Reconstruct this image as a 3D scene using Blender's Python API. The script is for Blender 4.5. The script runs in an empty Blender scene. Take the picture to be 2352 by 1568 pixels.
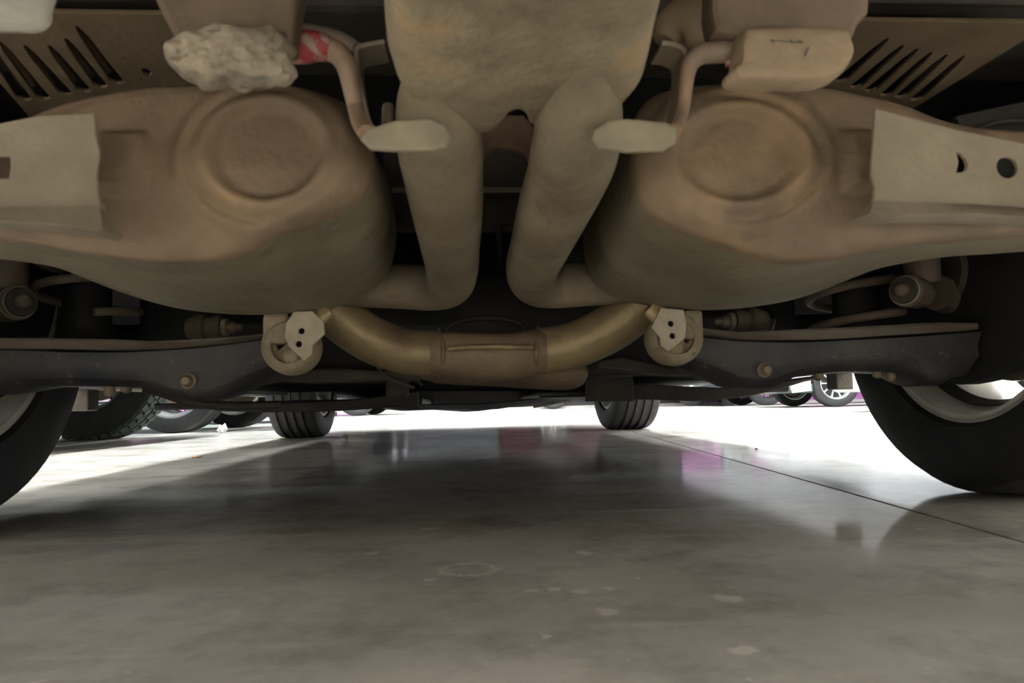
import bpy, bmesh, math, random
from mathutils import Vector, Matrix
random.seed(7)
sc = bpy.context.scene
COL = sc.collection
# ------------------------------------------------------------------ camera
F = 1700.0                                   # focal length in pixels of the 2352 wide frame
PITCH = math.atan(139 / F); ROLL = math.radians(1.36); CAMH = 0.15
cam = bpy.data.cameras.new('camera'); camo = bpy.data.objects.new('camera', cam); COL.objects.link(camo)
cam.sensor_width = 36; cam.lens = 36 * F / 2352; cam.clip_start = 0.02; cam.clip_end = 200
camo.location = (0, 0, CAMH)
CR = Matrix.Rotation(math.pi / 2 + PITCH, 3, 'X') @ Matrix.Rotation(-ROLL, 3, 'Z')
camo.rotation_euler = CR.to_euler()
cam.dof.use_dof = True; cam.dof.focus_distance = 2.6; cam.dof.aperture_fstop = 14
sc.camera = camo
# ------------------------------------------------------------------ world, exposure
w = bpy.data.worlds.new('world'); sc.world = w; w.use_nodes = True
w.node_tree.nodes['Background'].inputs[0].default_value = (0.85, 0.9, 1, 1)
w.node_tree.nodes['Background'].inputs[1].default_value = 0.05
sc.view_settings.view_transform = 'Standard'; sc.view_settings.look = 'None'
sc.view_settings.gamma = 1; sc.view_settings.use_curve_mapping = False
sc.view_settings.exposure = 1.12
LAMP = 80.0                                  # strength of the ceiling lamps

CAM = Vector((0, 0, CAMH))
def ray(px, py):
    return CR @ Vector(((px - 1176) / F, (784 - py) / F, -1.0))
def P(px, py, D):                            # a point seen at (px,py) whose depth ahead of the camera is D
    r = ray(px, py); return CAM + r * (D / r.y)
def G(px, py, z=0.0):                        # a point on a horizontal plane
    r = ray(px, py); return CAM + r * ((z - CAMH) / r.z)
YAW = math.radians(4.2)
CX = Vector((math.cos(YAW), math.sin(YAW), 0)); CY = Vector((-math.sin(YAW), math.cos(YAW), 0)); CZ = Vector((0, 0, 1))
CO = Vector((0.04, 0, 0))
def C(x, y, z):                              # car frame: x to the right, y ahead of the camera along the car, z up
    return CO + CX * x + CY * y + CZ * z
def V(px, py, y):                            # pixel on the upright plane across the car at y
    r = ray(px, py); n = CY
    t = ((CO + CY * y) - CAM).dot(n) / r.dot(n); return CAM + r * t
def proj(p):
    q = CR.transposed() @ (Vector(p) - CAM); return 1176 + F * q.x / -q.z, 784 - F * q.y / -q.z
def carco(p):
    q = Vector(p) - CO; return q.dot(CX), q.dot(CY), q.z
# ------------------------------------------------------------------ materials
def mat(name, c1, c2=None, scale=6, rough=0.8, metal=0.0, bump=0.0, bscale=60, detail=6, c3=None, c3scale=30, c3t=0.62, spec=0.5, obj=False):
    m = bpy.data.materials.new(name); m.use_nodes = True; nt = m.node_tree; n = nt.nodes; b = n['Principled BSDF']
    b.inputs['Roughness'].default_value = rough; b.inputs['Metallic'].default_value = metal
    b.inputs['Specular IOR Level'].default_value = spec
    L = nt.links.new
    g = n.new('ShaderNodeNewGeometry') if not obj else n.new('ShaderNodeTexCoord')
    src = g.outputs['Position'] if not obj else g.outputs['Object']
    if c2 is None: b.inputs['Base Color'].default_value = (*c1, 1)
    else:
        t = n.new('ShaderNodeTexNoise'); t.inputs['Scale'].default_value = scale; t.inputs['Detail'].default_value = detail; t.inputs['Roughness'].default_value = 0.62
        L(src, t.inputs['Vector'])
        r = n.new('ShaderNodeValToRGB'); r.color_ramp.elements[0].position = 0.33; r.color_ramp.elements[1].position = 0.68
        r.color_ramp.elements[0].color = (*c1, 1); r.color_ramp.elements[1].color = (*c2, 1)
        L(t.outputs['Fac'], r.inputs[0]); out = r.outputs[0]
        if c3:
            t2 = n.new('ShaderNodeTexNoise'); t2.inputs['Scale'].default_value = c3scale; t2.inputs['Detail'].default_value = 4
            L(src, t2.inputs['Vector'])
            r2 = n.new('ShaderNodeValToRGB'); r2.color_ramp.elements[0].position = c3t; r2.color_ramp.elements[1].position = c3t + 0.12
            L(t2.outputs['Fac'], r2.inputs[0])
            mx = n.new('ShaderNodeMix'); mx.data_type = 'RGBA'; L(r2.outputs[0], mx.inputs['Factor']); L(out, mx.inputs[6]); mx.inputs[7].default_value = (*c3, 1); out = mx.outputs[2]
        L(out, b.inputs['Base Color'])
    if bump:
        t = n.new('ShaderNodeTexNoise'); t.inputs['Scale'].default_value = bscale; t.inputs['Detail'].default_value = 5
        L(src, t.inputs['Vector'])
        bp = n.new('ShaderNodeBump'); bp.inputs['Strength'].default_value = bump; bp.inputs['Distance'].default_value = 0.003
        L(t.outputs['Fac'], bp.inputs['Height']); L(bp.outputs[0], b.inputs['Normal'])
    return m
M = {}
M['muffler'] = mat('dusty_muffler', (.165, .12, .078), (.33, .24, .155), 7, .62, 0, .5, 90, c3=(.44, .30, .17), c3scale=8, c3t=.57)
M['can'] = mat('olive_dusty_can', (.19, .165, .11), (.31, .27, .185), 8, .6, 0, .5, 90, c3=(.17, .12, .08), c3scale=12, c3t=.6)
M['pipe'] = mat('dusty_pipe', (.19, .155, .105), (.32, .27, .185), 14, .6, 0, .5, 120, c3=(.16, .12, .08), c3scale=22, c3t=.66)
M['box'] = mat('dusty_tailbox', (.19, .15, .10), (.40, .33, .225), 16, .7, 0, .6, 110, c3=(.40, .27, .14), c3scale=16, c3t=.60)
M['upipe'] = mat('tan_steel_pipe', (.30, .24, .13), (.44, .35, .19), 9, .42, .35, .3, 130, c3=(.24, .16, .11), c3scale=16, c3t=.6)
M['weld'] = mat('rusty_weld', (.20, .13, .09), (.30, .20, .13), 40, .8, 0, .8, 200)
M['shield'] = mat('dusty_heat_shield', (.20, .15, .09), (.29, .22, .14), 8, .8, 0, .5, 80)
M['bracket'] = mat('dusty_bracket', (.25, .21, .15), (.36, .31, .23), 12, .75, 0, .4, 100)
M['strap'] = mat('pale_dusty_strap', (.22, .195, .14), (.36, .32, .23), 25, .75, 0, .5, 100, c3=(.22, .2, .16), c3scale=40)
M['hanger'] = mat('caked_hanger', (.17, .145, .11), (.44, .38, .29), 34, .95, 0, 1, 70, c3=(.10, .11, .10), c3scale=26, c3t=.55)
M['hangerR'] = mat('tan_rubber_hanger', (.31, .235, .155), (.42, .32, .21), 20, .9, 0, .4, 90, c3=(.30, .25, .2), c3scale=20)
M['hangerU'] = mat('brown_hanger_bracket', (.16, .12, .085), (.24, .18, .13), 14, .9, 0, .4, 90)
M['rod'] = mat('rusty_rod', (.34, .27, .21), (.40, .24, .13), 14, .6, .2, .3, 90)
M['red'] = mat('red_paint', (.38, .03, .045), (.36, .10, .10), 60, .6, 0, .8, 90, c3=(.42, .33, .27), c3scale=110, c3t=.50)
M['arm'] = mat('black_arm', (.019, .023, .033), (.066, .06, .054), 9, .5, 0, .4, 120, c3=(.20, .17, .13), c3scale=60, c3t=.66)
M['armlip'] = mat('dusty_arm_lip', (.10, .085, .065), (.17, .145, .11), 14, .8, 0, .4, 120)
M['bush'] = mat('dusty_rubber_mount', (.24, .20, .13), (.38, .33, .22), 30, .85, 0, .5, 140, c3=(.12, .1, .08), c3scale=50)
M['plate'] = mat('pale_mount_plate', (.38, .34, .25), (.52, .47, .35), 30, .75, 0, .4, 140)
M['bolt'] = mat('dusty_bolt', (.22, .18, .12), (.33, .27, .19), 50, .6, .3, .3, 140)
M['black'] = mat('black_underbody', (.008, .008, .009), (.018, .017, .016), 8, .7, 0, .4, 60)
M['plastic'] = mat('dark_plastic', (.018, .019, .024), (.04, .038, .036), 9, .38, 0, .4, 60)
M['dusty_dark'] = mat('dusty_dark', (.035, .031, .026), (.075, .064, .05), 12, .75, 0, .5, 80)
M['frame'] = mat('subframe_paint', (.030, .032, .036), (.055, .050, .045), 8, .55, 0, .4, 60)
M['frame2'] = mat('subframe_brown', (.06, .052, .042), (.10, .085, .066), 14, .7, 0, .4, 80)
M['tire'] = mat('black_rubber', (.012, .012, .013), (.026, .025, .026), 25, .6, 0, .3, 200)
M['tread'] = mat('worn_tread', (.035, .035, .038), (.06, .058, .06), 25, .8, 0, .4, 200)
M['mudtread'] = mat('green_grey_tread', (.05, .065, .058), (.10, .12, .105), 18, .85, 0, .4, 200)
M['alloy'] = mat('silver_alloy', (.62, .62, .63), None, 1, .32, .6)
M['alloyd'] = mat('dusty_alloy', (.50, .47, .42), (.68, .66, .60), 12, .4, .15, .2, 60, c3=(.3, .24, .17), c3scale=14, c3t=.62)
M['alloyk'] = mat('dark_alloy', (.06, .06, .065), None, 1, .35, .7)
M['spring'] = mat('spring_paint', (.12, .095, .065), (.22, .17, .12), 30, .7, 0, .3, 100)
M['shock'] = mat('brown_shock', (.11, .085, .06), (.18, .14, .10), 14, .7, 0, .3, 90)
M['pale'] = mat('pale_grey_cover', (.36, .36, .31), (.44, .44, .38), 16, .8, 0, .3, 90)
M['hole'] = mat('hole_black', (.004, .004, .004), None, 1, .9)
M['hanger_text'] = mat('grey_marking', (.10, .10, .10), None, 1, .8)
M['carwhite'] = mat('white_paint', (.80, .82, .84), None, 1, .15)
M['carblack'] = mat('black_paint', (.01, .01, .012), None, 1, .12)
M['cargrey'] = mat('grey_paint', (.10, .11, .12), None, 1, .2, .4)
M['cargreen'] = mat('dark_teal_plastic', (.045, .07, .065), None, 1, .35)
M['carred'] = mat('maroon_paint', (.035, .005, .012), None, 1, .2)
M['glass'] = mat('tinted_glass', (.01, .012, .015), None, 1, .05)
M['lens'] = mat('lamp_lens', (.7, .7, .72), None, 1, .1)
M['pink'] = mat('pink_wall_paint', (.52, .16, .45), (.58, .19, .50), 2, .6)
M['white'] = mat('white_wall_paint', (.50, .50, .49), (.58, .58, .57), 2, .6)
M['backwall'] = mat('grey_wall_paint', (.16, .155, .15), (.20, .195, .19), 2, .7)
M['blocker'] = mat('dark_blocker_paint', (.05, .05, .055), (.07, .07, .075), 2, .5)
M['ceiling'] = mat('ceiling_paint', (.55, .55, .54), None, 1, .8)
M['kerb'] = mat('pale_kerb', (.62, .58, .56), None, 1, .6)
M['kerbdark'] = mat('dark_gap', (.04, .035, .04), None, 1, .8)
M['grille'] = mat('grey_panel', (.45, .52, .52), None, 1, .5)
M['paper'] = mat('white_paper', (.85, .84, .80), None, 1, .8)
M['leaf'] = mat('dry_leaf', (.45, .27, .12), None, 1, .8)
M['line'] = mat('cream_line_paint', (.80, .77, .60), (.86, .84, .70), 3, .35)
M['bay'] = mat('greenish_bay_paint', (.30, .36, .31), (.38, .43, .38), 3, .25)
M['groove'] = mat('joint_dirt', (.012, .012, .012), None, 1, .9)
lm = bpy.data.materials.new('lamp_diffuser'); lm.use_nodes = True; nt = lm.node_tree
b = nt.nodes['Principled BSDF']; b.inputs['Emission Color'].default_value = (1, .97, .93, 1); b.inputs['Emission Strength'].default_value = LAMP
M['lamp'] = lm
lm2 = lm.copy(); lm2.name = 'cool_lamp_diffuser'; lm2.node_tree.nodes['Principled BSDF'].inputs['Emission Color'].default_value = (.92, .965, 1, 1); M['lampcool'] = lm2
b.inputs['Emission Color'].default_value = (1, .93, .84, 1)

def floor_material():
    m = bpy.data.materials.new('polished_concrete'); m.use_nodes = True; nt = m.node_tree; n = nt.nodes; b = n['Principled BSDF']; L = nt.links.new
    g = n.new('ShaderNodeNewGeometry')
    def noise(scale, detail=5, sx=1, sy=1, rough=.6):
        mp = n.new('ShaderNodeMapping'); mp.inputs['Scale'].default_value = (sx, sy, 1); L(g.outputs['Position'], mp.inputs['Vector'])
        t = n.new('ShaderNodeTexNoise'); t.inputs['Scale'].default_value = scale; t.inputs['Detail'].default_value = detail; t.inputs['Roughness'].default_value = rough
        L(mp.outputs[0], t.inputs['Vector']); return t.outputs['Fac']
    def ramp(x, p0, p1, c0, c1):
        r = n.new('ShaderNodeValToRGB'); r.color_ramp.elements[0].position = p0; r.color_ramp.elements[1].position = p1
        r.color_ramp.elements[0].color = (*c0, 1); r.color_ramp.elements[1].color = (*c1, 1); L(x, r.inputs[0]); return r.outputs[0]
    def mix(f, a, c):
        x = n.new('ShaderNodeMix'); x.data_type = 'RGBA'; L(f, x.inputs['Factor'])
        L(a, x.inputs[6])
        if isinstance(c, tuple): x.inputs[7].default_value = (*c, 1)
        else: L(c, x.inputs[7])
        return x.outputs[2]
    base = ramp(noise(4.5, 9, 1, 1.0, .74), .36, .66, (.25, .24, .215), (.52, .50, .46))
    blot = ramp(noise(9, 6, 1, 1), .52, .72, (0, 0, 0), (.55, .55, .55))
    base = mix(blot, base, (.27, .26, .235))
    scuff = ramp(noise(3.2, 8, .35, 2.4, .7), .56, .70, (0, 0, 0), (.5, .5, .5))
    base = mix(scuff, base, (.60, .58, .53))
    spots = ramp(noise(46, 3), .68, .76, (0, 0, 0), (.7, .7, .7))
    base = mix(spots, base, (.62, .60, .55))
    def mth(op, a, c=None):
        x = n.new('ShaderNodeMath'); x.operation = op
        for i, q in enumerate((a, c)):
            if q is None: continue
            if isinstance(q, (int, float)): x.inputs[i].default_value = q
            else: L(q, x.inputs[i])
        return x.outputs[0]
    def dist(px, py):
        p = G(px, py); d = n.new('ShaderNodeVectorMath'); d.operation = 'DISTANCE'; L(warp, d.inputs[0]); d.inputs[1].default_value = p; return d.outputs['Value']
    wn = n.new('ShaderNodeTexNoise'); wn.inputs['Scale'].default_value = 75; wn.inputs['Detail'].default_value = 4; L(g.outputs['Position'], wn.inputs['Vector'])
    wo = n.new('ShaderNodeVectorMath'); wo.operation = 'SUBTRACT'; L(wn.outputs['Color'], wo.inputs[0]); wo.inputs[1].default_value = (.5, .5, .5)
    wm_ = n.new('ShaderNodeVectorMath'); wm_.operation = 'MULTIPLY_ADD'; L(wo.outputs[0], wm_.inputs[0]); wm_.inputs[1].default_value = (.022, .022, 0); L(g.outputs['Position'], wm_.inputs[2]); warp = wm_.outputs[0]
    # pale ring left on the concrete by a tin or cup
    r0 = (G(1139, 1307) - G(1006, 1307)).length / 2
    d = dist(1073, 1307)
    ring = mth('SUBTRACT', 1, mth('MULTIPLY', mth('ABSOLUTE', mth('SUBTRACT', d, r0 * .93)), 1 / (r0 * .22))); ring = mth('MULTIPLY', mth('MAXIMUM', ring, 0), .42)
    base = mix(ring, base, (.62, .61, .58))
    # dried pale splashes
    for px, py, rr in ((985, 1213, .012), (1345, 1270, .010), (1275, 1352, .007), (1335, 1358, .009), (1395, 1352, .006), (1215, 1355, .005), (1250, 1461, .004), (1670, 1373, .012), (1705, 1492, .010), (1390, 1405, .010), (860, 1270, .008), (985, 1330, .004), (1190, 1212, .006), (1455, 1325, .004)):
        s = mth('MAXIMUM', mth('SUBTRACT', 1, mth('MULTIPLY', dist(px, py), 1 / rr)), 0); s = mth('MINIMUM', mth('MULTIPLY', s, 1.2), .45)
        base = mix(s, base, (.70, .67, .60))
    L(base, b.inputs['Base Color'])
    rg = n.new('ShaderNodeMapRange'); L(noise(5, 6, 1, .6), rg.inputs[0]); rg.inputs[1].default_value = .3; rg.inputs[2].default_value = .72; rg.inputs[3].default_value = .045; rg.inputs[4].default_value = .13
    L(rg.outputs[0], b.inputs['Roughness'])
    b.inputs['Specular IOR Level'].default_value = .32
    bp = n.new('ShaderNodeBump'); bp.inputs['Strength'].default_value = .04; bp.inputs['Distance'].default_value = .002
    L(noise(14, 3, 1, 1), bp.inputs['Height']); L(bp.outputs[0], b.inputs['Normal'])
    matte = n.new('ShaderNodeBsdfPrincipled'); L(base, matte.inputs['Base Color']); matte.inputs['Roughness'].default_value = .7; matte.inputs['Specular IOR Level'].default_value = 0
    ms = n.new('ShaderNodeMixShader'); wr = n.new('ShaderNodeMapRange'); L(noise(1.7, 5, 1, 1), wr.inputs[0]); wr.inputs[1].default_value = .35; wr.inputs[2].default_value = .65; wr.inputs[3].default_value = .28; wr.inputs[4].default_value = .48
    L(wr.outputs[0], ms.inputs[0]); L(matte.outputs[0], ms.inputs[1]); L(b.outputs[0], ms.inputs[2]); L(ms.outputs[0], n['Material Output'].inputs['Surface'])
    return m
M['floor'] = floor_material()

# ------------------------------------------------------------------ object helpers
WM = {}                                       # world matrix of every object made here
def tag(o, label=None, cat=None, group=None, kind=None):
    if label: o['label'] = label
    if cat: o['category'] = cat
    if group: o['group'] = group
    if kind: o['kind'] = kind
    return o
def empty(name, world=None, parent=None):
    o = bpy.data.objects.new(name, None); COL.objects.link(o); o.empty_display_size = .1
    world = world or Matrix.Identity(4)
    if parent: o.parent = parent; o.matrix_basis = WM[parent.name].inverted() @ world
    else: o.matrix_basis = world
    WM[o.name] = world; return o
def emit(name, verts, faces, m, parent=None, smooth=False, bevel=0, mats=None, fmat=None, sub=0, auto=True):
    """link world-space geometry as one mesh object whose origin is at its middle"""
    c = Vector((0, 0, 0))
    for v in verts: c += Vector(v)
    c /= len(verts)
    R = WM[parent.name].to_3x3().normalized().to_4x4() if parent else Matrix.Identity(4)
    W = Matrix.Translation(c) @ R; Wi = W.inverted()
    me = bpy.data.meshes.new(name); me.from_pydata([Wi @ Vector(v) for v in verts], [], faces)
    for q in (mats or [m]): me.materials.append(q)
    if fmat:
        for p, i in zip(me.polygons, fmat): p.material_index = i
    bm = bmesh.new(); bm.from_mesh(me); bmesh.ops.remove_doubles(bm, verts=bm.verts, dist=1e-6); bmesh.ops.recalc_face_normals(bm, faces=bm.faces)
    if smooth:
        for f_ in bm.faces: f_.smooth = True
    bm.to_mesh(me); bm.free()
    o = bpy.data.objects.new(name, me); COL.objects.link(o)
    if parent: o.parent = parent; o.matrix_basis = WM[parent.name].inverted() @ W
    else: o.matrix_basis = W
    WM[o.name] = W
    if sub:
        s = o.modifiers.new('sub', 'SUBSURF'); s.levels = sub; s.render_levels = sub
    if bevel:
        bv = o.modifiers.new('bevel', 'BEVEL'); bv.width = bevel; bv.segments = 2; bv.limit_method = 'ANGLE'; bv.angle_limit = math.radians(40)
    if smooth and auto:
        me.set_sharp_from_angle(angle=math.radians(50))
    return o
def loft(rings, closed=True, caps=True):
    v = []; f = []; n = len(rings[0])
    for r in rings: v += list(r)
    for i in range(len(rings) - 1):
        for j in range(n if closed else n - 1):
            a = i * n + j; b_ = i * n + (j + 1) % n
            f.append((a, b_, b_ + n, a + n))
    if caps and closed:
        f.append(tuple(range(n))[::-1]); f.append(tuple(range((len(rings) - 1) * n, len(rings) * n)))
    return v, f
def catmull(pts, k=8):
    out = []
    n = len(pts)
    for i in range(n - 1):
        p0 = pts[max(i - 1, 0)]; p1 = pts[i]; p2 = pts[i + 1]; p3 = pts[min(i + 2, n - 1)]
        for s in range(k):
            t = s / k
            out.append(.5 * ((2 * p1) + (p2 - p0) * t + (2 * p0 - 5 * p1 + 4 * p2 - p3) * t * t + (3 * p1 - p0 - 3 * p2 + p3) * t ** 3))
    out.append(pts[-1]); return out
def tube_geo(pts, rad, seg=24, k=8, flat=1.0):
    pv = [Vector((*p, r)) for p, r in zip(pts, rad if isinstance(rad, (list, tuple)) else [rad] * len(pts))]
    if k > 1: pv = catmull(pv, k)
    P3 = [Vector(p[:3]) for p in pv]; R = [p[3] for p in pv]
    T = [(P3[min(i + 1, len(P3) - 1)] - P3[max(i - 1, 0)]).normalized() for i in range(len(P3))]
    u = T[0].orthogonal().normalized(); rings = []
    for i, t in enumerate(T):
        u = (u - t * u.dot(t)).normalized(); w_ = t.cross(u)
        rings.append([P3[i] + (u * math.cos(a) + w_ * math.sin(a) * flat) * R[i] for a in [2 * math.pi * j / seg for j in range(seg)]])
    return loft(rings)
def tube(name, pts, rad, m, parent, seg=24, k=8, flat=1.0):
    v, f = tube_geo(pts, rad, seg, k, flat); return emit(name, v, f, m, parent, True)
def lathe_geo(prof, o, axis, seg=32, a0=0, a1=2 * math.pi):
    axis = axis.normalized(); u = axis.orthogonal().normalized(); w_ = axis.cross(u)
    rings = []
    full = abs(a1 - a0 - 2 * math.pi) < 1e-6; N = seg if full else seg + 1
    for h, r in prof:
        rings.append([o + axis * h + (u * math.cos(a) + w_ * math.sin(a)) * r for a in [a0 + (a1 - a0) * j / seg for j in range(N)]])
    return loft(rings, closed=full, caps=full)
def lathe(name, prof, o, axis, m, parent, seg=32, smooth=True, bevel=0):
    v, f = lathe_geo(prof, o, axis, seg); return emit(name, v, f, m, parent, smooth, bevel)
def boxg(c, s, X=None, Y=None, Z=None):
    X = X or Vector((1, 0, 0)); Y = Y or Vector((0, 1, 0)); Z = Z or Vector((0, 0, 1))
    v = [c + X * (s[0] / 2 * i) + Y * (s[1] / 2 * j) + Z * (s[2] / 2 * k) for i in (-1, 1) for j in (-1, 1) for k in (-1, 1)]
    return v, [(0, 1, 3, 2), (4, 6, 7, 5), (0, 4, 5, 1), (2, 3, 7, 6), (0, 2, 6, 4), (1, 5, 7, 3)]
def box(name, c, s, m, parent=None, bevel=0, car=True):
    a = (CX, CY, CZ) if car else (None, None, None)
    v, f = boxg(c, s, *a); return emit(name, v, f, m, parent, bevel=bevel)
def merge(*gs):
    V_ = []; F_ = []
    for v, f in gs:
        o = len(V_); V_ += list(v); F_ += [tuple(i + o for i in q) for q in f]
    return V_, F_
def plate(name, pts, thick, m, parent, holes=(), bevel=0.0015, res=3, smooth_pts=0):
    """flat sheet: world points of its outline (on one plane), extruded backwards by thick, with round or polygonal holes"""
    pts = [Vector(p) for p in pts]
    if smooth_pts: pts = catmull(pts + [pts[0]], smooth_pts)[:-1]
    c = sum(pts, Vector()) / len(pts)
    nrm = Vector((0, 0, 0))
    for i in range(len(pts)):
        nrm += (pts[i] - c).cross(pts[(i + 1) % len(pts)] - c)
    nrm.normalize()
    if nrm.dot(CAM - c) < 0: nrm = -nrm
    x = (pts[1] - pts[0]).normalized(); x = (x - nrm * x.dot(nrm)).normalized(); y = nrm.cross(x)
    cu = bpy.data.curves.new('tmp', 'CURVE'); cu.dimensions = '2D'; cu.fill_mode = 'BOTH'; cu.extrude = thick / 2 - min(bevel, thick / 2.01); cu.bevel_depth = bevel; cu.bevel_resolution = 1
    for loop in [pts] + [[Vector(q) for q in h] for h in holes]:
        s = cu.splines.new('POLY'); s.points.add(len(loop) - 1); s.use_cyclic_u = True
        for i, p in enumerate(loop): s.points[i].co = ((p - c).dot(x), (p - c).dot(y), 0, 1)
    co = bpy.data.objects.new('tmp', cu); COL.objects.link(co)
    bpy.context.view_layer.update()
    me = bpy.data.meshes.new_from_object(co.evaluated_get(bpy.context.evaluated_depsgraph_get()))
    B = Matrix((x, y, nrm)).transposed().to_4x4(); B.translation = c - nrm * thick / 2
    vs = [B @ v.co for v in me.vertices]; fs = [tuple(p.vertices) for p in me.polygons]
    bpy.data.objects.remove(co); bpy.data.curves.remove(cu); bpy.data.meshes.remove(me)
    return emit(name, vs, fs, m, parent)
def circ(c, r, X, Z, n=20, a0=0):
    return [c + X * (r * math.cos(a0 + 2 * math.pi * i / n)) + Z * (r * math.sin(a0 + 2 * math.pi * i / n)) for i in range(n)]
def copy_tree(o, parent=None, world=None):
    c = o.copy(); COL.objects.link(c)
    if parent is not None: c.parent = parent
    if world is not None:
        c.matrix_basis = (WM[parent.name].inverted() @ world) if parent else world
        WM[c.name] = world
    for ch in [q for q in bpy.data.objects if q.parent == o]:
        copy_tree(ch, c)
    return c

# ------------------------------------------------------------------ wheel (built about the origin, axle along X, outer face towards +X)
def wheel(R=.33, W=.225, rr=.225, spokes=10, grooves=3, alloy='alloy', tread='tread', blocks=False, parent=None, world=None, name='wheel', disc=True, dish=.0, hub=True, spw=.05, backing=False):
    r = empty(name, Matrix.Identity(4) if world is None else world, parent); Wd = WM[r.name]
    X = Vector((1, 0, 0)); O = Vector((0, 0, 0)); T = lambda g: ([Wd @ Vector(v) for v in g[0]], g[1])
    hw = W / 2
    prof = [(-hw * .80, rr * .985), (-hw * .93, rr * 1.03), (-hw * .99, rr + (R - rr) * .35), (-hw, rr + (R - rr) * .6), (-hw * .93, R * .965), (-hw * .82, R * .99)]
    tw = hw * .78; n = grooves
    if n:
        gw = tw * .10
        for i in range(n):
            x = -tw + 2 * tw * (i + .75) / (n + .5)
            prof += [(x - gw, R * 1.0), (x - gw * .8, R * .972), (x + gw * .8, R * .972), (x + gw, R)]
    else: prof += [(-tw * .5, R * (.98 if blocks else 1)), (tw * .5, R * (.98 if blocks else 1))]
    prof += [(hw * .82, R * .99), (hw * .93, R * .965), (hw, rr + (R - rr) * .6), (hw * .99, rr + (R - rr) * .35), (hw * .93, rr * 1.03), (hw * .80, rr * .985)]
    prof.append(prof[0])
    v, f = lathe_geo(prof, O, X, 72); f = f[:-2]
    v, f = T((v, f))
    ti = emit('tire', v, f, None, r, True, mats=[M['tire'], M[tread]], fmat=None)
    for p in ti.data.polygons:                       # tread rubber on the running surface
        lc = ti.matrix_basis @ p.center if True else None
        if math.hypot(lc.y, lc.z) > R * .955: p.material_index = 1
    ti.data.set_sharp_from_angle(angle=math.radians(28))
    if blocks:
        gs = []
        for i in range(44):
            for j, x in enumerate((-.74, -.26, .26, .74)):
                a = 2 * math.pi * (i + (.5 if j % 2 else 0)) / 44
                u = Vector((0, math.cos(a), math.sin(a))); t = Vector((0, -math.sin(a), math.cos(a)))
                tt = (t + X * (.35 if j % 2 else -.35)).normalized(); xx = u.cross(tt)
                sz = hw * .40 if j in (1, 2) else hw * .46
                gs.append(boxg(u * (R - .005) + X * (x * hw * .98), (sz, R * .095, .022), xx, tt, u))
        v, f = T(merge(*gs)); tag(emit('tread_block', v, f, M[tread], r), kind='stuff')
    # rim: barrel + spokes + centre
    fx = hw * .62 + dish
    bar = [(-hw * .86, rr * 1.0), (-hw * .86, rr * .955), (-hw * .60, rr * .93), (-hw * .3, rr * .87), (hw * .45, rr * .87), (hw * .7, rr * .93), (hw * .86, rr * .955), (hw * .86, rr * 1.0)]
    back = [(x, q + .006) for x, q in bar[::-1]]
    v, f = lathe_geo(bar + back, O, X, 56); f = f[:-2]
    gs = [(v, f)]
    for i in range(spokes):
        a = 2 * math.pi * (i + .5) / spokes; u = Vector((0, math.cos(a), math.sin(a))); t = Vector((0, -math.sin(a), math.cos(a)))
        w0, w1 = spw * .42, spw * .62
        pr = []
        for q, wd, x, th in ((rr * .16, w0, fx - .012, .03), (rr * .5, w0, fx, .024), (rr * .93, w1, fx + .004, .02)):
            pr.append([u * q + t * (wd / 2) + X * (x - th), u * q + t * (wd / 2) + X * (x - .006), u * q + t * (wd * .32) + X * x, u * q - t * (wd * .32) + X * x, u * q - t * (wd / 2) + X * (x - .006), u * q - t * (wd / 2) + X * (x - th)])
        gs.append(loft(pr))
    gs.append(lathe_geo([(fx - .045, rr * .1), (fx - .045, rr * .25), (fx - .004, rr * .25), (fx + .004, rr * .2), (fx + .004, .001)], O, X, 32))
    v, f = T(merge(*gs)); emit('rim', v, f, M[alloy], r, True)
    if hub:
        v, f = T(lathe_geo([(fx, .001), (fx + .012, .001), (fx + .012, rr * .10), (fx, rr * .13)], O, X, 24)); emit('centre_cap', v, f, M['alloyk'], r, True)
    if backing:
        v, f = T(lathe_geo([(.012, .001), (.012, rr * .86), (.02, rr * .86), (.02, .001)], O, X, 32)); emit('brake_shield', v, f, M['black'], r, True)
    if disc:
        v, f = T(lathe_geo([(-.012, rr * .30), (-.012, rr * .74), (.012, rr * .74), (.012, rr * .30)], O, X, 40)); emit('brake_disc', v, f, M['bolt'], r, True)
        v, f = T(merge(boxg(Vector((0, rr * .62, rr * .1)), (.07, .07, .13)))); emit('brake_caliper', v, f, M['dusty_dark'], r, bevel=.008)
    return r
def wmat(loc, ang=0.0, spin=0.0, flip=False, tilt=0.0):
    m = Matrix.Translation(loc) @ Matrix.Rotation(ang + (math.pi if flip else 0), 4, 'Z') @ Matrix.Rotation(spin, 4, 'X')
    return m

# ================================================================== ROOM
joint_a = G(1450, 990); joint_b = G(2352, 1245)
jd = (joint_a - joint_b).normalized()
def jx(y): return joint_b.x + jd.x / jd.y * (y - joint_b.y)
fl = empty('floor'); tag(fl, kind='structure')
X0, X1, Y0, Y1 = -11.0, 13.0, -9.0, 30.0
emit('joint_base', [(X0, Y0, -.05), (X1, Y0, -.05), (X1, Y1, -.05), (X0, Y1, -.05)], [(0, 1, 2, 3)], M['groove'], fl)
def slab(xa, xb, ya, yb):
    v = [(xa(ya), ya, -.04), (xb(ya), ya, -.04), (xb(yb), yb, -.04), (xa(yb), yb, -.04)]
    v += [(a, b_, 0) for a, b_, _ in v]
    return emit('concrete_slab', v, [(0, 3, 2, 1), (4, 5, 6, 7), (0, 1, 5, 4), (1, 2, 6, 5), (2, 3, 7, 6), (3, 0, 4, 7)], M['floor'], fl)
JW = .003
ys = [Y0, -4.2, 6.9, 16.0, Y1]
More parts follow.
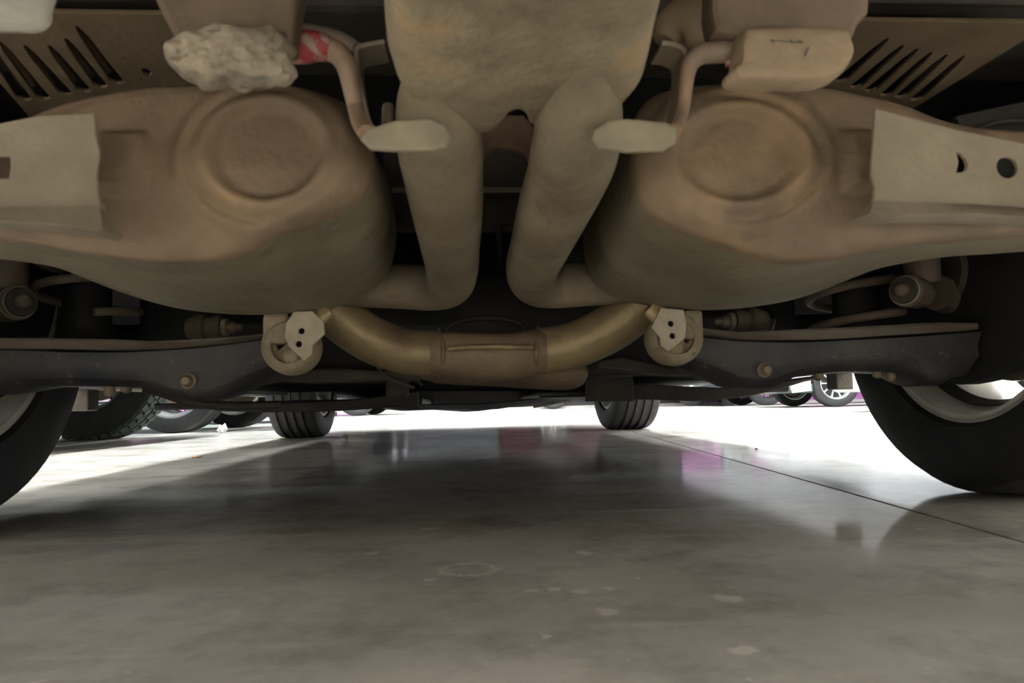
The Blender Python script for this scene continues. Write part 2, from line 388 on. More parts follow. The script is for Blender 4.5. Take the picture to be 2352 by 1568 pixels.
for a, c in zip(ys[:-1], ys[1:]):
    slab(lambda y: X0, lambda y: jx(y) - 5.5, a + JW, c - JW)
    slab(lambda y: jx(y) - 5.5 + 2 * JW, lambda y: jx(y) - JW, a + JW, c - JW)
    slab(lambda y: jx(y) + JW, lambda y: jx(y) + 5.5, a + JW, c - JW)
    slab(lambda y: jx(y) + 5.5 + 2 * JW, lambda y: X1, a + JW, c - JW)
def strip(name, pts, m, z=.0012, par=None):
    v = [(p[0], p[1], z) for p in pts] + [(p[0], p[1], .0002) for p in pts]; n = len(pts)
    return emit(name, v, [tuple(range(n)), tuple(range(n, 2 * n))[::-1]] + [(i, (i + 1) % n, n + (i + 1) % n, n + i) for i in range(n)], m, par)
strip('bay_paint', [(-7.5, .4), (-2.22, .4), (-2.30, 13.2), (-7.5, 13.2)], M['bay'], par=fl)
strip('lane_line', [(-2.12, .5), (-2.02, .5), (-2.10, 13.2), (-2.20, 13.2)], M['line'], z=.0018, par=fl)
strip('lane_line', [(3.02, 6.5), (3.14, 6.5), (3.10, 12.4), (2.98, 12.4)], M['line'], z=.0018, par=fl)
for y in (9.9, 7.2):
    strip('lane_line', [(3.14, y), (7.5, y), (7.5, y + .11), (3.14, y + .11)], M['line'], z=.0018, par=fl)
WY = 14.3; H = 3.3
def wallbox(name, a, c, m, par=None):
    v = [(x, y, z) for x in (a[0], c[0]) for y in (a[1], c[1]) for z in (a[2], c[2])]
    return emit(name, v, [(0, 1, 3, 2), (4, 6, 7, 5), (0, 4, 5, 1), (2, 3, 7, 6), (0, 2, 6, 4), (1, 5, 7, 3)], m, par)
# far wall: pink dado below, white above, split into panels with a kerb of slats at its foot
tag(wallbox('wall_far', (X0, 17.0, 0), (X1, 17.2, H), M['white']), kind='structure')
dado = empty('wall_far_dado'); tag(dado, kind='structure')
for xa, xb in ((X0, -6.0), (-5.98, -2.9), (3.2, 3.95), (4.5, 5.78), (5.8, 7.4), (7.42, X1)):
    wallbox('pink_panel', (xa, WY, .06), (xb, WY + .2, 1.25), M['pink'], dado)
for i in range(22):                           # added dark slats, hidden behind the car, to darken the floor reflections
    wallbox('dark_blocker_slat', (-2.88, WY + .05, .06 + i * .147), (3.18, WY + .1, .198 + i * .147), M['blocker'], dado)
wallbox('skirting', (X0, WY - .03, 0), (X1, WY + .2, .055), M['kerb'], dado)
wallbox('white_panel', (X0, WY, 1.27), (-2.9, WY + .2, H), M['white'], dado)
wallbox('white_panel', (3.2, WY, 1.27), (X1, WY + .2, H), M['white'], dado)
wallbox('grey_post', (3.98, WY - .05, 0), (4.16, WY + .15, 1.25), M['grille'], dado)
wallbox('grey_post', (4.18, WY - .05, 0), (4.34, WY + .15, 1.25), M['white'], dado)
wallbox('grey_post', (4.36, WY - .05, 0), (4.48, WY + .15, 1.25), M['grille'], dado)
for nm, a, c in (('wall_left', (X0 - .2, Y0, 0), (X0, 17.2, H)), ('wall_right', (X1, Y0, 0), (X1 + .2, 17.2, H)), ('wall_back', (X0, Y0 - .2, 0), (X1, Y0, H))):
    tag(wallbox(nm, a, c, M['backwall' if nm == 'wall_back' else 'white']), kind='structure')
ceil = tag(wallbox('ceiling', (X0, Y0, H), (X1, 17.2, H + .2), M['ceiling']), kind='structure')
# striped wheel-stop kerb in front of the far-left wall
kb = empty('trim_1', Matrix.Translation((-4.2, 10.2, 0))); tag(kb, kind='structure')
for i in range(4):
    wallbox('kerb_slat', (-7.0, 9.9 + i * .26, .004 + i * .022), (-2.6, 10.02 + i * .26, .024 + i * .022), M['kerb'], kb)
    wallbox('kerb_gap', (-7.0, 10.02 + i * .26, .002), (-2.6, 10.16 + i * .26, .012 + i * .018), M['kerbdark'], kb)
# ceiling lamps
proto = None
for iy, y in enumerate((-7, -4.2, -1.4, 1.4, 4.2, 7.0, 9.8, 12.6)):
    for ix, x in enumerate((-8.5, -4.6, -1.35, 1.9, 4.9, 9.0)):
        Wl = Matrix.Translation((x, y, H))
        if ix == 0: proto = None       # warm tubes behind the eye, cool ones ahead
        if proto is None:
            v, f = boxg(Vector((x, y, H - .03)), (.30, 1.5, .06)); proto = emit('ceiling_lamp', v, f, M['white'], ceil, bevel=.006)
            v, f = boxg(Vector((x, y, H - .066)), (.22, 1.4, .012)); emit('lamp_diffuser', v, f, M['lampcool' if y > 0 else 'lamp'], proto)
        else: copy_tree(proto, ceil, Matrix.Translation((x, y, H - .03)))

# ================================================================== THE CAR OVERHEAD
RA, FA = 1.05, 3.72                            # rear and front axle, distance ahead of the camera
car = empty('car', Matrix.Translation(C(0, RA, 0)) @ Matrix.Rotation(YAW, 4, 'Z'))
tag(car, 'dusty car seen from underneath behind its rear bumper, twin mufflers and tailpipes overhead', 'car')
def cbox(name, x0, x1, y0, y1, z0, z1, m, bevel=0, parent=None):
    return box(name, C((x0 + x1) / 2, (y0 + y1) / 2, (z0 + z1) / 2), (x1 - x0, y1 - y0, z1 - z0), m, parent or car, bevel)
# --- floor pan and body
cbox('floor_pan', -.86, .86, -.05, 4.3, .56, .60, M['black'])
cbox('rear_bumper', -.88, .88, -.22, -.02, .43, .80, M['plastic'], .03)
cbox('cross_beam', -.80, .80, .70, .86, .535, .60, M['dusty_dark'], .01)
# rear beam seen along the top edge of the view
for x0, x1 in ((-.62, -.20), (.19, .62)):
    cbox('bumper_beam', x0, x1, .40, .53, .445, .52, M['dusty_dark'], .012)
# body sides with wheel arches
def side_profile():
    pts = []
    def arch(yc, r=.375, zc=.345):
        return [(yc + r * math.cos(a), zc + r * math.sin(a)) for a in [math.pi - math.pi * 1.15 * i / 16 + .075 * math.pi for i in range(17)]]
    pts += [(-.22, .46)] + arch(RA) + arch(FA) + [(4.55, .26), (4.62, .45), (4.6, .68), (4.35, .85), (3.35, .98), (1.0, 1.02), (-.05, 1.0), (-.22, .9)]
    return pts
for s in (-1, 1):
    pl = side_profile()
    vs = [C(s * .90, y, z) for y, z in pl] + [C(s * .925, y, z) for y, z in pl]; n = len(pl)
    fs = [tuple(range(n)), tuple(range(n, 2 * n))[::-1]] + [(i, (i + 1) % n, n + (i + 1) % n, n + i) for i in range(n)]
    emit('body_side', vs, fs, M['cargrey'], car)
rings = []
for y, w_, z in ((-.22, .88, .99), (.0, .88, 1.02), (1.0, .88, 1.03), (3.3, .88, .99), (4.3, .86, .86), (4.58, .80, .66), (4.6, .80, .30)):
    rings.append([C(-w_, y, z), C(w_, y, z), C(w_, y - .03, z - .03), C(-w_, y - .03, z - .03)])
v, f = loft(rings); emit('bonnet_and_deck', v, f, M['cargrey'], car)
rings = []
for y, zt in ((-.1, 1.04), (.35, 1.45), (.9, 1.62), (2.2, 1.64), (3.0, 1.40), (3.6, 1.02)):
    rings.append([C(-.84, y, 1.0), C(-.62, y, zt), C(.62, y, zt), C(.84, y, 1.0)])
v, f = loft(rings); emit('cabin', v, f, M['glass'], car, bevel=.02)
cbox('front_bumper', -.86, .86, 4.42, 4.60, .19, .42, M['cargrey'], .03)
for s in (-1, 1): cbox('side_sill', s * .84 - .06, s * .84 + .06, RA + .42, FA - .42, .20, .34, M['black'], .012)

# --- underfloor: trays seen edge-on at the height of the eye
def hloft(name, stations, y0, y1, m, zup=None, bevel=.004, skew=0):
    """bar across the car between y0 and y1: stations (px, ytop, ybottom) read on the near face"""
    rings = []
    for s in stations:
        a = V(s[0], s[1], y0); b_ = V(s[0], s[2], y0)
        rings.append([a, b_, b_ + CY * (y1 - y0), a + CY * (y1 - y0)])
    v, f = loft(rings); return emit(name, v, f, m, car, bevel=bevel)
# left and right rear lips of the floor trays
hloft('floor_tray_lip', [(345, 893, 900), (372, 896, 914), (420, 906, 930), (500, 920, 944), (600, 926, 947), (700, 923, 946), (790, 919, 943), (860, 912, 938), (915, 903, 934), (960, 898, 938)], 1.62, 1.66, M['dusty_dark'])
hloft('floor_tray_lip', [(1352, 885, 917), (1400, 885, 917), (1450, 882, 917), (1520, 884, 918), (1600, 888, 921), (1680, 890, 915), (1740, 888, 906), (1795, 874, 893), (1850, 866, 876), (1884, 862, 870)], 1.62, 1.66, M['dusty_dark'])
# tank and floor above them: the dark void
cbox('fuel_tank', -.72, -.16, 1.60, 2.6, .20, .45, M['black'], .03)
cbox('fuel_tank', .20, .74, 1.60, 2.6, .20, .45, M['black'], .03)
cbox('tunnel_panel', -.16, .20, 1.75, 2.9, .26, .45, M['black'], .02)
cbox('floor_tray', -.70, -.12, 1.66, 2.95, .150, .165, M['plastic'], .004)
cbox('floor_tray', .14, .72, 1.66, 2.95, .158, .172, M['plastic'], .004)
# engine undertray, domed, the lowest thing between the front wheels
rings = []
for y, zb, wd in ((2.55, .175, .30), (2.8, .150, .48), (3.1, .125, .50), (3.5, .115, .50), (3.95, .125, .50), (4.25, .150, .62), (4.5, .185, .75)):
    ring = []
    for i in range(15):
        t = -1 + 2 * i / 14
        dip = (1 - abs(t) ** 3)
        ring.append(C(t * wd - .02, y, zb + .055 * (1 - dip) + .006 * math.sin(9 * t + 3 * y)))
    ring += [C(wd - .02, y, zb + .13), C(-wd - .02, y, zb + .13)]
    rings.append(ring)
v, f = loft(rings); emit('engine_undertray', v, f, M['plastic'], car, True)
tube('drain_lip', [C(-.06, 2.62, .196), C(0, 2.58, .170), C(.07, 2.62, .182)], .006, M['strap'], car, 8, 4)
# under-tunnel plastic: long central heat shield with pale edge
rings = []
for px, yt, yb in ((945, 896, 925), (1000, 896, 930), (1100, 895, 928), (1200, 896, 920), (1290, 898, 912), (1345, 892, 897)):
    a = V(px, yt, 2.2); b_ = V(px, yb, 2.2); rings.append([a, b_, b_ + CY * .5, a + CY * .5])
v, f = loft(rings); emit('tunnel_tray', v, f, M['plastic'], car, bevel=.004)
tube('tray_edge', [V(1285, 908, 2.18), V(1320, 898, 2.18), V(1350, 893, 2.18), V(1362, 891, 2.18)], .0035, M['strap'], car, 8, 3)
tube('tray_edge', [V(1225, 934, 3.2), V(1260, 928, 3.2), V(1290, 922, 3.2), V(1310, 921, 3.2)], .006, M['strap'], car, 8, 3)

# --- rear subframe
rings = []
for px, yt, yb in ((440, 700, 780), (600, 690, 800), (700, 660, 862), (900, 630, 866), (1080, 628, 872), (1300, 628, 866), (1480, 640, 860), (1620, 660, 800), (1780, 690, 770)):
    a = V(px, yt, 1.32); b_ = V(px, yb, 1.32); m_ = (a + b_) / 2
    rings.append([a + CY * .03, m_ - CY * .012, b_ + CY * .01, b_ + CY * .16, a + CY * .16])
v, f = loft(rings); emit('rear_subframe', v, f, M['frame'], car, True, bevel=.004)
# lower tie beam, brownish
rings = []
for px, yt, yb in ((512, 880, 896), (560, 862, 888), (620, 848, 874), (700, 846, 878), (800, 846, 876), (900, 852, 874), (960, 858, 872)):
    a = V(px, yt, 1.22); b_ = V(px, yb, 1.22); rings.append([a, b_, b_ + CY * .07, a + CY * .07])
v, f = loft(rings); emit('tie_beam', v, f, M['frame2'], car, bevel=.004)
rings = []
for px, yt, yb in ((1375, 828, 846), (1430, 818, 850), (1500, 835, 858), (1560, 845, 862), (1600, 850, 862), (1650, 862, 872)):
    a = V(px, yt, 1.22); b_ = V(px, yb, 1.22); rings.append([a, b_, b_ + CY * .07, a + CY * .07])
v, f = loft(rings); emit('tie_beam', v, f, M['frame2'], car, bevel=.004)
# oval plug ring on the subframe
c0 = V(1115, 758, 1.29)
ringp = [c0 + CX * (.068 * math.cos(a)) + CZ * (.022 * math.sin(a)) for a in [2 * math.pi * i / 28 for i in range(29)]]
tube('oval_grommet', ringp, .004, M['frame2'], car, 8, 1)
tube('cable', [V(868, 842, 1.2), V(885, 862, 1.2), V(915, 878, 1.22), V(950, 890, 1.25)], .003, M['frame2'], car, 8, 4)
tube('cable', [V(935, 855, 1.22), V(955, 872, 1.24), V(970, 884, 1.25)], .0025, M['frame2'], car, 8, 4)
cbox('cable_clip', -.175, -.135, 1.40, 1.44, .165, .205, M['dusty_dark'], .004)
# bracket at the right of the resonator
plate('tank_strap_bracket', [V(x, y, 1.5) for x, y in ((1352, 862), (1368, 832), (1390, 826), (1418, 842), (1444, 848), (1452, 880), (1452, 917), (1352, 917))], .02, M['dusty_dark'], car, bevel=.004)
tube('caked_mud', [V(1372, 838, 1.47), V(1396, 842, 1.46), V(1420, 852, 1.46), V(1438, 856, 1.47)], [.006, .013, .012, .007], M['bush'], car, 10, 4)
# jacking pads / brake-hose blocks hanging behind the arms
for px, py, m_ in ((193, 928, 'frame2'), (1929, 880, 'frame2')):
    c0 = V(px, py, 1.75)
    v, f = boxg(c0 + CZ * .012, (.043, .05, .055), CX, CY, CZ); emit('jacking_block', v, f, M[m_], car, bevel=.004)

# --- cross-member and panel seen between the tailpipes
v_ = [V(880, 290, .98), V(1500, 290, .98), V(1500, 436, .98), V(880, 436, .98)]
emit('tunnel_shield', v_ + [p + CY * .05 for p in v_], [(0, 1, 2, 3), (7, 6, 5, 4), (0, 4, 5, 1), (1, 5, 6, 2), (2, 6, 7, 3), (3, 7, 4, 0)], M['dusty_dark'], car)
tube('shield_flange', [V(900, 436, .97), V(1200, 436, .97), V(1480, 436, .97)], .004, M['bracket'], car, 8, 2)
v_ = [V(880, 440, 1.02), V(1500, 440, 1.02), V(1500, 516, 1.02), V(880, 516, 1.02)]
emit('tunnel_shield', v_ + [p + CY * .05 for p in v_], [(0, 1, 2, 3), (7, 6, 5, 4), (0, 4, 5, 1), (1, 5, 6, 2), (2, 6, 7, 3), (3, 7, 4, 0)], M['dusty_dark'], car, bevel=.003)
v, f = lathe_geo([(0, .001), (.0, .006), (.045, .0015), (.06, .0005)], V(1146, 514, 1.0), -CZ, 10); emit('drip', v, f, M['dusty_dark'], car, True)

# --- heat shields with pressed louvres
HZ = .50
def shield(outl, louvres, hole):
    hs = [[G(x, y, HZ) for x, y in hole]] if hole else []
    for (x0, y0, x1, y1, wd) in louvres:                     # long pressed grooves, open at their floor
        a = G(x0, y0, HZ); b_ = G(x1, y1, HZ); d = (b_ - a).normalized(); q = d.cross(CZ)
        hs.append([a + q * .002, a + d * .02 + q * .0046, b_ - d * .006 + q * .0078, b_ + q * .002, b_ - q * .002, b_ - d * .006 - q * .0078, a + d * .02 - q * .0046, a - q * .002])
    sh = plate('heat_shield', [G(x, y, HZ) for x, y in outl], .004, M['shield'], car, holes=hs, bevel=.0008)
    for (x0, y0, x1, y1, wd) in louvres:
        a = G(x0, y0, HZ); b_ = G(x1, y1, HZ); d = (b_ - a).normalized(); q = d.cross(CZ)
        v, f = boxg((a + b_) / 2 + CZ * .014 + q * .004, ((b_ - a).length - .01, .015, .001), d, (q + CZ * .5).normalized(), CZ); emit('louvre', v, f, M['shield'], sh)
shield([(-260, 24), (400, 34), (470, 175), (450, 210), (330, 260), (96, 300), (-20, 168), (-260, -20)],
       [(0, 96, 105, 230, 1), (56, 104, 156, 220, 1), (112, 104, 198, 212, 1), (150, 88, 236, 203, 1), (176, 60, 274, 194, 1), (208, 62, 310, 186, 1)][:5] + [(-60, 60, 60, 232, 1)],
       [(322, 158), (338, 156), (352, 168), (344, 178), (330, 172)])
shield([(1830, 46), (2640, 56), (2352, 92), (2120, 236), (2000, 300), (1850, 240), (1830, 150)],
       [(2040, 88, 1925, 190, 1), (2075, 104, 1960, 204, 1), (2108, 112, 1994, 212, 1), (2140, 120, 2030, 222, 1), (2175, 125, 2064, 226, 1), (2215, 128, 2100, 232, 1)], None)

# --- mufflers
def smooth(e0, e1, x):
    t = min(max((x - e0) / (e1 - e0), 0), 1); return t * t * (3 - 2 * t)
def resample(poly, n, ctr):
    """poly in the car's (x,z); returns n points by angle about ctr, smoothed"""
    ps = [Vector((p[0], p[1])) for p in poly]
    ps = catmull([Vector((p.x, p.y)) for p in ps] + [Vector(ps[0])], 10)[:-1]
    out = []
    for i in range(n):
        a = 2 * math.pi * i / n; d = Vector((math.cos(a), math.sin(a)))
        best = 0
        for j in range(len(ps)):
            p = ps[j] - ctr; q = ps[(j + 1) % len(ps)] - ctr; e = q - p
            den = d.x * e.y - d.y * e.x
            if abs(den) < 1e-12: continue
            t = (p.x * e.y - p.y * e.x) / den; s = (p.x * d.y - p.y * d.x) / den
            if t > 0 and -1e-9 <= s <= 1 + 1e-9: best = max(best, t)
        out.append(best)
    for _ in range(2): out = [(out[i - 1] + 2 * out[i] + out[(i + 1) % n]) / 4 for i in range(n)]
    return [ctr + Vector((math.cos(2 * math.pi * i / n), math.sin(2 * math.pi * i / n))) * r for i, r in enumerate(out)]
def muffler(near, far, ctr_px, yn, yf, circle, boss, sgn, label):
    N = 180
    near = [(x, y - 9 if y < 260 else y) for x, y in near]
    c3 = V(*ctr_px, yn); ctr = Vector((carco(c3)[0], carco(c3)[2]))
    nr = resample([(carco(V(x, y, yn))[0], carco(V(x, y, yn))[2]) for x, y in near], N, ctr)
    fp = [(carco(V(x, y, yf))[0], carco(V(x, y, yf))[2]) for x, y in far]
    fc = sum((Vector(p) for p in fp), Vector((0, 0))) / len(fp)
    fr = resample(fp, N, fc)
    cc = carco(V(circle[0], circle[1], yn)); ccx, ccz = cc[0], cc[2]
    rx = abs(carco(V(circle[0] + circle[2], circle[1], yn))[0] - ccx); rz = abs(carco(V(circle[0], circle[1] + circle[3], yn))[2] - ccz)
    b0 = carco(V(boss[0], boss[1], yn)); b1 = carco(V(boss[2], boss[3], yn))
    def disp(x, z, s):
        d = math.hypot((x - ccx) / rx, (z - ccz) / rz)
        y = .008 * smooth(1.03, .88, d)                    # sunk disc
        y -= .003 * math.exp(-((d - 1.10) / .09) ** 2)     # its rolled lip
        y += .007 * math.exp(-((d - 1.38) / .10) ** 2) * smooth(-.2, .5, -sgn * (x - ccx) / rx * -1 + .4)   # outer valley
        y -= .011 * smooth(1.85, 1.35, d)                  # raised dish towards the viewer
        # pressed pad where the hanger plate sits
        bx = smooth(min(b0[0], b1[0]) - .006, min(b0[0], b1[0]) + .004, x) * smooth(max(b0[0], b1[0]) + .006, max(b0[0], b1[0]) - .004, x)
        bz = smooth(min(b0[2], b1[2]) - .006, min(b0[2], b1[2]) + .002, z) * smooth(max(b0[2], b1[2]) + .006, max(b0[2], b1[2]) - .002, z)
        y -= .012 * bx * bz
        y -= .004 * math.sin(14 * x) * math.sin(11 * z + 1)
        return y
    rings = []; K = 34
    lean_of = lambda p: .17 * max(p.y - ctr.y, 0) + 1.6 * max(ctr.y - p.y, 0) ** 2
    for k in range(K + 1):
        s = (k + .02) / (K + .02) * .985
        rr = []
        for i in range(N):
            p = ctr + (nr[i] - ctr) * s
            edge = .007 * s ** 14
            # face leans back towards its top like the pressed end cap does
            lean = lean_of(p)
            rr.append(C(p.x, yn + disp(p.x, p.y, s) * smooth(1.0, .93, s) + edge + lean, p.y))
        rings.append(rr)
    # rounded shoulder, then the can
    for k, (o, dy) in enumerate(((1.0, .011), (1.002, .020), (1.0, .05))):
        rings.append([C(*(lambda p: (p.x, yn + dy + lean_of(p), p.y))(ctr + (nr[i] - ctr) * o)) for i in range(N)])
    for t in (.08, .16, .3, .45, .6, .75, .88, .96, 1.0):
        tt = smooth(0, 1, t); rr = []
        for i in range(N):
            p = nr[i].lerp(fr[i], tt); sw = 1 + .012 * math.exp(-((t - .45) / .04) ** 2)
            p = fc.lerp(ctr, 1 - tt) + (p - fc.lerp(ctr, 1 - tt)) * sw
            rr.append(C(p.x, yn + .05 + (yf - yn - .05) * t + lean_of(p) * (1 - t), p.y))
        rings.append(rr)
    for s, dy in ((.985, .012), (.94, .024), (.8, .034), (.4, .04), (.02, .042)):
        rings.append([C(*(lambda p: (p.x, yf + dy, p.y))(fc + (fr[i] - fc) * s)) for i in range(N)])
    v, f = loft(rings); o = emit('muffler', v, f, None, car, True, auto=False, mats=[M['muffler'], M['can']], fmat=[1 if i > (K + 2) * N else 0 for i in range(len(f))])
    tag(o, label); return o
YN, YF = .575, .93
muffler([(-560, 330), (-380, 290), (-150, 285), (0, 270), (90, 236), (200, 205), (330, 184), (460, 178), (600, 178), (700, 190), (780, 218), (828, 265), (852, 330), (852, 395), (825, 440), (752, 487), (678, 512), (607, 536), (560, 565), (490, 586), (400, 592), (300, 588), (180, 572), (30, 545), (-150, 530), (-400, 520), (-560, 470), (-600, 400)],
        [(30, 530), (130, 600), (250, 660), (400, 706), (550, 722), (700, 717), (800, 694), (880, 645), (908, 570), (905, 480), (880, 400), (800, 350), (500, 330), (150, 340), (40, 400), (0, 470)],
        (350, 390), YN, YF, (618, 352, 132, 114), (222, 306, 322, 432), -1, 'rusty brown muffler with a round pressed dish')
muffler([(2900, 330), (2700, 290), (2450, 290), (2300, 285), (2190, 262), (2100, 232), (2000, 204), (1900, 184), (1750, 180), (1620, 180), (1530, 195), (1480, 240), (1462, 300), (1462, 370), (1472, 430), (1510, 486), (1580, 520), (1680, 552), (1766, 582), (1832, 592), (1920, 588), (2000, 572), (2150, 548), (2400, 530), (2700, 520), (2860, 480), (2920, 400)],
        [(2230, 470), (2200, 496), (2140, 535), (2060, 580), (1960, 632), (1850, 680), (1740, 703), (1620, 712), (1500, 703), (1405, 680), (1358, 640), (1340, 570), (1345, 480), (1380, 400), (1480, 350), (1750, 330), (2050, 340), (2200, 400)],
        (2000, 390), YN, YF, (1690, 356, 138, 108), (1935, 308, 2010, 430), 1, 'tan brown muffler with a shallow round dish')

# --- central tail box with the two pipes leaving it
TZ = .338
outl = [(893, -260), (886, 0), (884, 130), (893, 185), (915, 230), (960, 270), (1010, 292), (1075, 318), (1110, 322), (1140, 290), (1165, 276), (1190, 274), (1212, 290), (1228, 320), (1300, 320), (1380, 296), (1430, 274), (1470, 236), (1492, 195), (1508, 130), (1525, 70), (1541, 0), (1575, -260)]
pts = catmull([G(x, y, TZ) for x, y in outl], 4)
def tailbox():
    c0 = sum(pts, Vector()) / len(pts); rings = []
    n = len(pts)
    for s, dz in ((.02, .000), (.3, .0), (.6, .0005), (.80, .002), (.90, .005), (.96, .011), (.99, .019), (1.0, .030), (1.0, .060), (.97, .072), (.8, .078), (.02, .08)):
        rr = []
        for p in pts:
            q = c0 + (p - c0) * s; yy = carco(q)[1]; xx = carco(q)[0]
            swell = .004 * math.sin(42 * xx + .4) * smooth(.3, .5, yy) * (1 if dz < .02 else 0)
            rr.append(Vector((q.x, q.y, TZ + dz + swell)))
        rings.append(rr)
    v, f = loft(rings); return emit('tail_box', v, f, M['box'], car, True)
tb = tailbox(); tag(tb, 'flat pale dusty box joining the two tailpipes')
lp = [P(1000, 110, .41), P(1004, 235, .485), P(1011, 330, .545), P(1018, 400, .605), P(1027, 480, .68), P(1034, 560, .79), P(1038, 620, .90), P(1028, 650, .955), P(985, 660, .98), P(920, 658, .985), P(850, 655, .985), P(780, 650, .985)]
tube('tailpipe', lp, [.010, .027, .0325, .0335, .0335, .0325, .032, .032, .031, .030, .030, .030], M['pipe'], car, 40, 8)
rp = [P(1345, 110, .41), P(1334, 235, .475), P(1322, 335, .53), P(1304, 400, .59), P(1272, 480, .67), P(1244, 555, .78), P(1222, 615, .89), P(1232, 646, .955), P(1275, 655, .985), P(1340, 652, .985), P(1400, 648, .985), P(1480, 640, .985)]
tube('tailpipe', rp, [.010, .027, .0325, .0335, .0335, .0325, .032, .032, .031, .030, .030, .030], M['pipe'], car, 40, 8)
# web between the pipes
plate('crotch_web', [P(x, y, .66) for x, y in ((1108, 345), (1112, 300), (1150, 268), (1200, 268), (1225, 300), (1215, 360), (1205, 345), (1170, 333), (1130, 335), (1112, 352))], .012, M['weld'], car, bevel=.002)

# --- U pipe ahead of the mufflers
ul = [P(690, 670, 1.02), P(745, 700, 1.03), P(800, 744, 1.04), P(860, 782, 1.05), P(930, 806, 1.06), P(1005, 812, 1.06)]
ur = [P(1235, 806, 1.06), P(1300, 797, 1.06), P(1360, 775, 1.05), P(1415, 745, 1.04), P(1466, 706, 1.03), P(1515, 668, 1.02)]
tube('exhaust_pipe', ul, .0335, M['upipe'], car, 36, 8)
tube('exhaust_pipe', ur, .0335, M['upipe'], car, 36, 8)
rings = []
for px, yt, yb, ex in ((990, 770, 862, 0), (1010, 762, 864, 0), (1030, 760, 868, .006), (1090, 764, 876, .008), (1125, 765, 880, .008), (1180, 764, 876, .008), (1215, 757, 866, .006), (1232, 756, 860, 0), (1250, 764, 852, 0)):
    a = P(px, yt, 1.06); b_ = P(px, yb, 1.06); c0 = (a + b_) / 2; hz = (a - b_).length / 2; ring = []
    for i in range(28):
        t = 2 * math.pi * i / 28; cz, cy = math.sin(t), math.cos(t)
        ring.append(c0 + CZ * hz * math.copysign(abs(cz) ** .9, cz) + CY * .040 * math.copysign(abs(cy) ** .85, cy))
    rings.append(ring)
v, f = loft(rings); emit('collector', v, f, M['muffler'], car, True)
tube('seam_flange', [P(1030, 801, 1.012), P(1080, 797, 1.010), P(1150, 796, 1.010), P(1225, 798, 1.012)], .0038, M['upipe'], car, 8, 4)
for a in (((1008, 755), (1018, 790), (1018, 830), (1010, 866)), ((1236, 752), (1226, 790), (1226, 830), (1236, 862))):
    tube('weld_bead', [P(x, y, 1.06) - CY * d_ for (x, y), d_ in zip(a, (.004, .036, .038, .006))], [.0025, .0032, .0032, .0025], M['weld'], car, 10, 5)
# resonator behind, under the pipe
rings = []
for px, yt, yb in ((945, 838, 852), (965, 820, 868), (1000, 815, 880), (1060, 812, 884), (1130, 814, 887), (1200, 816, 892), (1270, 818, 896), (1310, 822, 896), (1332, 832, 886), (1345, 850, 868)):
    a = P(px, yt, 1.32); b_ = P(px, yb, 1.32); c0 = (a + b_) / 2; hz = (a - b_).length / 2; hy = .075 * min(1, hz / .02)
    rings.append([c0 + CZ * hz * math.sin(t) + CY * hy * math.cos(t) for t in [2 * math.pi * i / 24 for i in range(24)]])
v, f = loft(rings); emit('resonator', v, f, M['muffler'], car, True)

# --- round rubber hangers of the U pipe
def isolator(cx, cy, sgn, poly, holes, block, holeoff):
    Y = .945
    c0 = V(cx, cy, Y); r = .0352
    o = empty('exhaust_mount', Matrix.Translation(c0) @ Matrix.Rotation(YAW, 4, 'Z'), car)
    pr = [(-.022, r * .62), (-.024, r * .80), (-.018, r * .97), (0, r * 1.02), (.018, r * .97), (.024, r * .80), (.022, r * .62), (-.022, r * .62)]
    v, f = lathe_geo(pr, c0, CY, 40); emit('rubber_ring', v, f[:-2], M['bush'], o, True)
    # web with openings and the centre boss
    hl = [[c0 - CY * .012 + CX * (x_ * r) + CZ * (z_ * r) for x_, z_ in h_] for h_ in holeoff]
    plate('web', circ(c0 - CY * .012, r * .72, CX, CZ, 32), .016, M['bush'], o, holes=hl, bevel=.002)
    lathe('boss', [(-.022, .001), (-.024, r * .2), (-.020, r * .30), (-.008, r * .34), (.0, r * .34), (.0, .001)], c0 - CZ * r * .36 + CX * sgn * -.004, CY, M['bush'], o, 20)
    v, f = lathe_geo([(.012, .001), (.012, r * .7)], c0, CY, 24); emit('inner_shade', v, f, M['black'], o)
    a = V(*block[0], Y); b_ = V(*block[1], Y)
    v, f = boxg((a + b_) / 2 + CY * .004, (abs((b_ - a).dot(CX)), .05, abs(a.z - b_.z)), CX, CY, CZ); emit('mount_block', v, f, M['bush'], o, bevel=.005)
    plate('mount_plate', [V(x, y, Y - .035) for x, y in poly], .005, M['plate'], o, holes=[circ(V(x, y, Y - .035), .0048, CX, CZ, 16) for x, y in holes], bevel=.001)
    for x, y in holes:
        q = V(x, y, Y - .028); lathe('hole_shade_cup', [(0, .0055), (.014, .0055), (.014, .001)], q, CY, M['hole'], o, 14)  # black cup standing in for the shade inside the hole
    # lug tying the plate to the pipe
    a = V(*poly[0], Y - .02); b_ = V(*poly[-1], Y - .02)
    tube('mount_lug', [(a + b_) / 2 + CX * sgn * -.012 - CZ * .012, (a + b_) / 2 + CX * -sgn * .03 + CZ * .004], .017, M['upipe'], o, 14, 3, .6)
isolator(672, 797, -1, [(676, 717), (658, 743), (655, 774), (666, 796), (698, 826), (715, 812), (716, 792), (744, 766), (741, 738), (716, 716)], [(692, 760), (686, 790)], ((612, 724), (672, 792)), [[(-.56, .02), (-.44, .22), (-.1, .24), (-.06, .1), (-.3, -.1), (-.46, -.22)]])
isolator(1546, 778, 1, [(1569, 713), (1576, 746), (1573, 774), (1535, 805), (1519, 792), (1518, 774), (1499, 752), (1519, 708)], [(1541, 743), (1545, 771)], ((1560, 716), (1606, 780)), [[(.26, .02), (.36, .18), (.56, .12), (.58, -.12), (.40, -.28), (.28, -.14)], [(-.5, .0), (-.3, .1), (-.3, -.2), (-.5, -.2)]])

